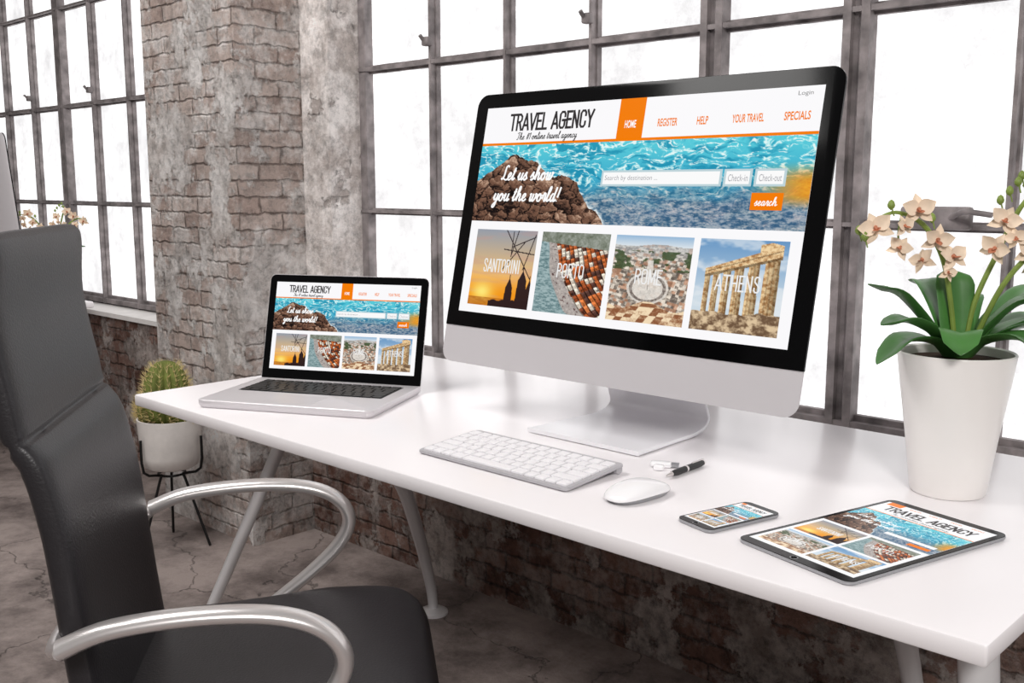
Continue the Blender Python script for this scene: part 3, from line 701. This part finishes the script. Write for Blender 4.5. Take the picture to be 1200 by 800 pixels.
def orchid(name, loc, rotz=0, sc=1):
    e = empty(name, loc, rotz); e.scale = (sc, sc, sc)
    m = MB(); m.lathe([(.001, 0), (.060, 0), (.063, .004), (.070, .06), (.081, .14), (.090, .20), (.0955, .240), (.0965, .246), (.0945, .248), (.091, .246), (.088, .225), (.001, .225)], n=64)
    m.done('pot', [M['ceramic']], e, ang=50)
    m = MB(); m.lathe([(.001, .222), (.088, .222), (.087, .232), (.05, .238), (.001, .24)], n=32); m.done('soil', [M['soil']], e)
    m = MB()
    Rr = Vector((.7239, .6899, 0)); Fw = Vector((-.6899, .7239, 0))
    def P(r, f, z): return Rr*r+Fw*f+Vector((0, 0, z))
    L = [(-.165, -.02, .365, .325, .024), (-.150, -.05, .300, .308, .030), (-.150, -.04, .232, .284, .034), (-.045, .10, .36, .345, .034),
        (-.005, .04, .385, .33, .036), (.12, -.05, .345, .315, .032), (.17, .02, .360, .325, .032), (.185, -.04, .265, .305, .036), (.10, -.12, .250, .290, .036), (.07, .13, .33, .32, .032), (-.05, -.13, .262, .292, .034), (.19, .03, .30, .30, .032)]
    for r, f, z, mz, w in L:
        p0 = P(r*.06, f*.06, .225); p1 = P(r*.3, f*.3, (.225+mz)/2+.01); p2 = P(r*.65, f*.65, (mz+z)/2+.012*(z < .3)); p3 = P(r, f, z)
        d = Vector((p3.x, p3.y, 0)).normalized(); side = Vector((-d.y, d.x, 0))
        m.tube([p0, p1, p2, p2.lerp(p3, .6), p3], [.010, w*.85, w, w*.75, .002], [.004, .004, .0035, .003, .001], side=side, n=16, sub=5, vee=.28)
    m.done('leaves', [M['leaf']], e, ang=60)
    m = MB(); fm = MB()
    s1 = [P(.0, 0, .23), P(-.015, 0, .33), P(-.035, .0, .41), P(-.075, -.01, .465), P(-.125, -.02, .485), P(-.16, -.02, .47)]
    s2 = [P(.01, 0, .23), P(.03, .01, .33), P(.065, .01, .42), P(.085, 0, .48), P(.10, -.01, .515), P(.085, -.02, .53)]
    s3 = [P(.015, .0, .23), P(.06, -.02, .36), P(.12, -.02, .43), P(.17, -.02, .46), P(.22, -.02, .45)]
    for s_ in (s1, s2, s3): m.tube(s_, [.0045]*4+[.003]*(len(s_)-4), n=8)
    cam = Vector((.45, -.85, .15))
    F_ = [(-.160, -.03, .458, .030, 0), (-.092, -.03, .488, .030, .2), (-.118, -.04, .462, .020, .6), (-.062, -.04, .440, .027, .1), (-.030, -.03, .410, .028, .5), (-.078, -.03, .405, .024, -.5), (-.040, -.035, .385, .018, .5),
          (.058, -.02, .470, .028, .2), (.040, -.03, .425, .028, -.3), (.072, -.035, .442, .020, -.3), (.115, -.03, .50, .028, .4), (.100, -.035, .42, .030, 0), (.15, -.03, .475, .030, .1), (.205, -.03, .445, .032, 0), (.13, .02, .40, .026, .4), (.16, -.04, .425, .024, .2), (-.115, -.02, .425, .022, -.3)]
    for r, f, z, sz, nr in F_:
        c = P(r, f, z); nv = (cam+Vector((nr, nr, 0))*.9+Vector((rnd.uniform(-.35, .35), 0, rnd.uniform(-.3, .35)))); flower(fm, c, nv, sz, rnd.uniform(-.5, .5))
    m.tube([P(-.115, -.02, .482), P(-.117, -.015, .45), P(-.115, -.018, .427)], .0018, n=6)
    for r, f, z in [(.062, -.02, .520), (.075, -.02, .535), (.085, -.01, .545), (.05, -.015, .505), (.095, -.015, .528), (-.185, -.02, .455), (-.178, -.03, .445), (-.135, -.025, .497), (-.06, -.01, .475)]:
        c = P(r, f, z); m.lathe([(.001, -.008), (.0055, -.004), (.0065, 0), (.0045, .006), (.0008, .009)], mat=Matrix.Translation(c), n=10)
        m.tube([c, c+Vector((.004, .004, -.018))], .0012, n=6, sub=1)
    m.done('stems', [M['stem']], e); fm.done('flowers', [M['petal'], M['lip']], e, ang=80, recalc=False)
    return e
orchid('potted_orchid', (-.6454, 1.784, .7305))
orchid('potted_orchid', (-4.84, 1.965, .7305), .15, .82)

# ------------------------------------------------------------------ cactus on stand
e = empty('potted_cactus', (-3.27, 1.70, 0))
m = MB(); m.lathe([(.001, .285), (.075, .285), (.092, .295), (.100, .33), (.108, .455), (.109, .462), (.103, .462), (.099, .44), (.001, .44)], n=48); m.done('pot', [M['concrete_pot']], e, ang=50)
m = MB(); m.lathe([(.001, .435), (.099, .435), (.09, .447), (.001, .452)], n=24); m.done('soil', [M['soil']], e)
m = MB(); sp = MB()
def cact(cx, cy, z0, R_, H_, nr):
    rings = []; n = nr*6
    prof = [(.70, 0), (.85, .08), (.97, .25), (1, .45), (.96, .62), (.86, .77), (.66, .89), (.40, .97), (.12, 1.0), (.01, .985)]
    for s_, h in prof:
        rings.append([(cx+R_*s_*(.84+.16*abs(math.cos(nr*a/2)))*math.cos(a), cy+R_*s_*(.84+.16*abs(math.cos(nr*a/2)))*math.sin(a), z0+h*H_) for a in [2*math.pi*j/n for j in range(n)]])
    m.loft(rings)
    for k in range(nr):
        a = 2*math.pi*k/nr
        for q in range(13):
            h = .06+q/13*.93; s_ = np.interp(h, [p[1] for p in prof], [p[0] for p in prof])
            c = Vector((cx+R_*s_*math.cos(a), cy+R_*s_*math.sin(a), z0+h*H_))
            for w in range(4):
                d = Vector((math.cos(a)*(1.2-h)+rnd.uniform(-.6, .6), math.sin(a)*(1.2-h)+rnd.uniform(-.6, .6), h*.8+rnd.uniform(-.5, .6))).normalized()
                sd = d.cross(Vector((.3, .4, .86))).normalized()*.0011
                up = d.cross(sd).normalized()*.0011
                sp.add([c+sd, c-sd*.5+up, c-sd*.5-up, c+d*.026], [[0, 1, 3], [1, 2, 3], [2, 0, 3]])
cact(-.01, 0, .445, .078, .215, 16); cact(.055, .03, .445, .045, .13, 12); cact(-.06, -.045, .445, .04, .10, 12)
m.done('cactus_body', [M['cactus']], e, ang=70); sp.done('spines', [M['spine']], e, smooth=False)
m = MB()
for a in (35, 155, 275):
    c, s_ = math.cos(math.radians(a)), math.sin(math.radians(a))
    m.tube([(c*.114, s_*.114, .40), (c*.108, s_*.108, .285), (c*.045, s_*.045, .262), (c*.05, s_*.05, .24), (c*.13, s_*.13, .004)], .0048, n=8, sub=3)
m.tube([(.045*math.cos(2*math.pi*j/24), .045*math.sin(2*math.pi*j/24), .262) for j in range(25)], .0045, n=8, sub=1)
m.done('metal_stand', [M['blackmetal']], e)

# ------------------------------------------------------------------ office chair
e = empty('office_chair', (-1.418, .825, 0), math.radians(52))
def supring(c, ndir, hw, th, wrap, ex=.30, n=56):
    r = []
    for j in range(n):
        a = 2*math.pi*j/n; ca, sa = math.cos(a), math.sin(a)
        y = hw*abs(ca)**ex*(1 if ca > 0 else -1); d = th/2*abs(sa)**.55*(1 if sa > 0 else -1)
        r.append(c+Vector((0, y, 0))+ndir*(d+wrap*(y/.25)**2))
    return r
def shell(path, name, seams=()):
    m = MB(); sub = 10
    Q, K = m.sweep([Vector((p[0], 0, p[1])) for p in path], [p[2:] for p in path], sub); rings = []
    for i, q in enumerate(Q):
        T = (Q[min(i+1, len(Q)-1)]-Q[max(i-1, 0)]).normalized(); N = Vector((-T.z, 0, T.x))
        th = K[i][1]
        for sm in seams: th = th*(1-.38*math.exp(-((i/sub-sm)/.09)**2))
        rings.append(supring(q-N*K[i][1]/2, N, K[i][0], th, K[i][2]))
    m.loft(rings); return m.done(name, [M['leather']], e, ang=60)
shell([(-.258, 1.198, .190, .016, .0), (-.250, 1.194, .212, .032, .002), (-.243, 1.172, .221, .044, .004), (-.247, 1.08, .224, .048, .006), (-.230, .965, .226, .048, .008), (-.223, .925, .226, .044, .008), (-.198, .885, .228, .050, .008),
       (-.180, .80, .229, .050, .010), (-.169, .71, .230, .050, .010), (-.160, .62, .231, .050, .010), (-.150, .545, .230, .05, .008), (-.138, .47, .228, .05, .004), (-.134, .43, .215, .03, 0)], 'backrest', (5.05,))
shell([(-.195, .468, .21, .02, 0), (-.18, .492, .235, .05, 0), (-.14, .498, .250, .07, .0), (0, .496, .262, .078, .010), (.15, .506, .268, .078, .012), (.262, .506, .266, .075, .008), (.312, .492, .256, .06, .0), (.332, .462, .24, .035, 0), (.333, .445, .22, .012, 0)], 'seat', ())
m = MB()
for sg in (1, -1):
    y = .300*sg
    m.tube([(-.175, y, .664), (-.11, y, .688), (0, y, .699), (.10, y, .694), (.163, y, .670), (.189, y, .628), (.170, y, .578), (.11, y*.99, .52), (.03, y*.96, .46), (-.04, y*.85, .42), (-.06, y*.5, .41), (-.06, 0, .41)],
           [.021, .020, .019, .019, .019, .018, .018, .017, .016, .016, .016, .016], [.0135, .0125, .012, .012, .0125, .013, .013, .012, .012, .012, .012, .012], side=None, n=18)
m.done('armrests', [M['chrome']], e, ang=60)
m = MB()
for sg in (1, -1): m.lathe([(.001, 0), (.008, 0), (.008, .001), (.001, .001)], mat=Matrix.Translation((-.1758, .300*sg, .6635)) @ Matrix.Rotation(-math.pi/2, 4, 'Y'), n=16)  # black discs paint in the dark hollow of the open tube ends
m.done('armrest_open_ends', [M['blackplastic']], e)
m = MB(); m.tube([(-.19, 0, .56), (-.225, 0, .48), (-.16, 0, .42), (-.02, 0, .41)], [.05, .05, .05, .06], [.012]*4, side=(0, 1, 0)); m.lathe([(.001, .06), (.03, .06), (.03, .25), (.022, .25), (.022, .43), (.001, .43)], n=24)
m.tube([(-.175, -.30, .66), (-.205, -.20, .64), (-.205, .20, .64), (-.175, .30, .66)], .010, n=10)
m.box(-.09, .09, -.08, .08, .405, .445, bev=.01)
for k in range(5):
    a = 2*math.pi*k/5+.3; c, s_ = math.cos(a), math.sin(a)
    m.tube([(0, 0, .10), (c*.15, s_*.15, .095), (c*.30, s_*.30, .072)], [.028, .022, .015], [.018, .014, .010], n=12)
m.done('base_star', [M['chrome']], e, ang=50)
m = MB()
for k in range(5):
    a = 2*math.pi*k/5+.3; c, s_ = math.cos(a), math.sin(a)
    for o_ in (-.016, .016):
        B = Matrix.Translation((c*.30, s_*.30, .03)) @ Matrix.Rotation(a, 4, 'Z') @ Matrix.Rotation(math.pi/2, 4, 'X') @ Matrix.Translation((0, 0, o_))
        m.lathe([(.001, -.009), (.026, -.009), (.030, -.005), (.030, .005), (.026, .009), (.001, .009)], mat=B, n=20)
    m.tube([(c*.30, s_*.30, .03), (c*.30, s_*.30, .07)], .008, sub=1, n=8)
m.done('casters', [M['blackplastic']], e)

# ------------------------------------------------------------------ lights and world
w = bpy.data.worlds.new('World'); scene.world = w; w.use_nodes = True
w.node_tree.nodes['Background'].inputs[0].default_value = (1, .965, .945, 1); w.node_tree.nodes['Background'].inputs[1].default_value = .25
def area(name, loc, tgt, size, energy, col=(1, 1, 1)):
    l = bpy.data.lights.new(name, 'AREA'); l.size = size; l.energy = energy; l.color = col
    o = bpy.data.objects.new(name, l); scene.collection.objects.link(o); o.location = loc
    o.rotation_euler = (Vector(tgt)-Vector(loc)).to_track_quat('-Z', 'Y').to_euler(); return o
area('softbox_key', (1.6, -1.2, 3.0), (-2.2, 1.8, .9), .8, 110, (1, .97, .945))
area('softbox_ceiling', (-2.6, .3, 3.3), (-2.9, 1.8, .9), 1.3, 60, (1, .98, .96))

# ------------------------------------------------------------------ camera
cd = bpy.data.cameras.new('camera'); cam = bpy.data.objects.new('camera', cd); scene.collection.objects.link(cam)
cd.lens = 36; cd.sensor_width = 36; cd.clip_start = .02
cam.location = (0, 0, 1.26)
d = Vector((-.6899, .7239, -math.tan(math.radians(8.67))))
cam.rotation_euler = d.to_track_quat('-Z', 'Y').to_euler()
scene.camera = cam
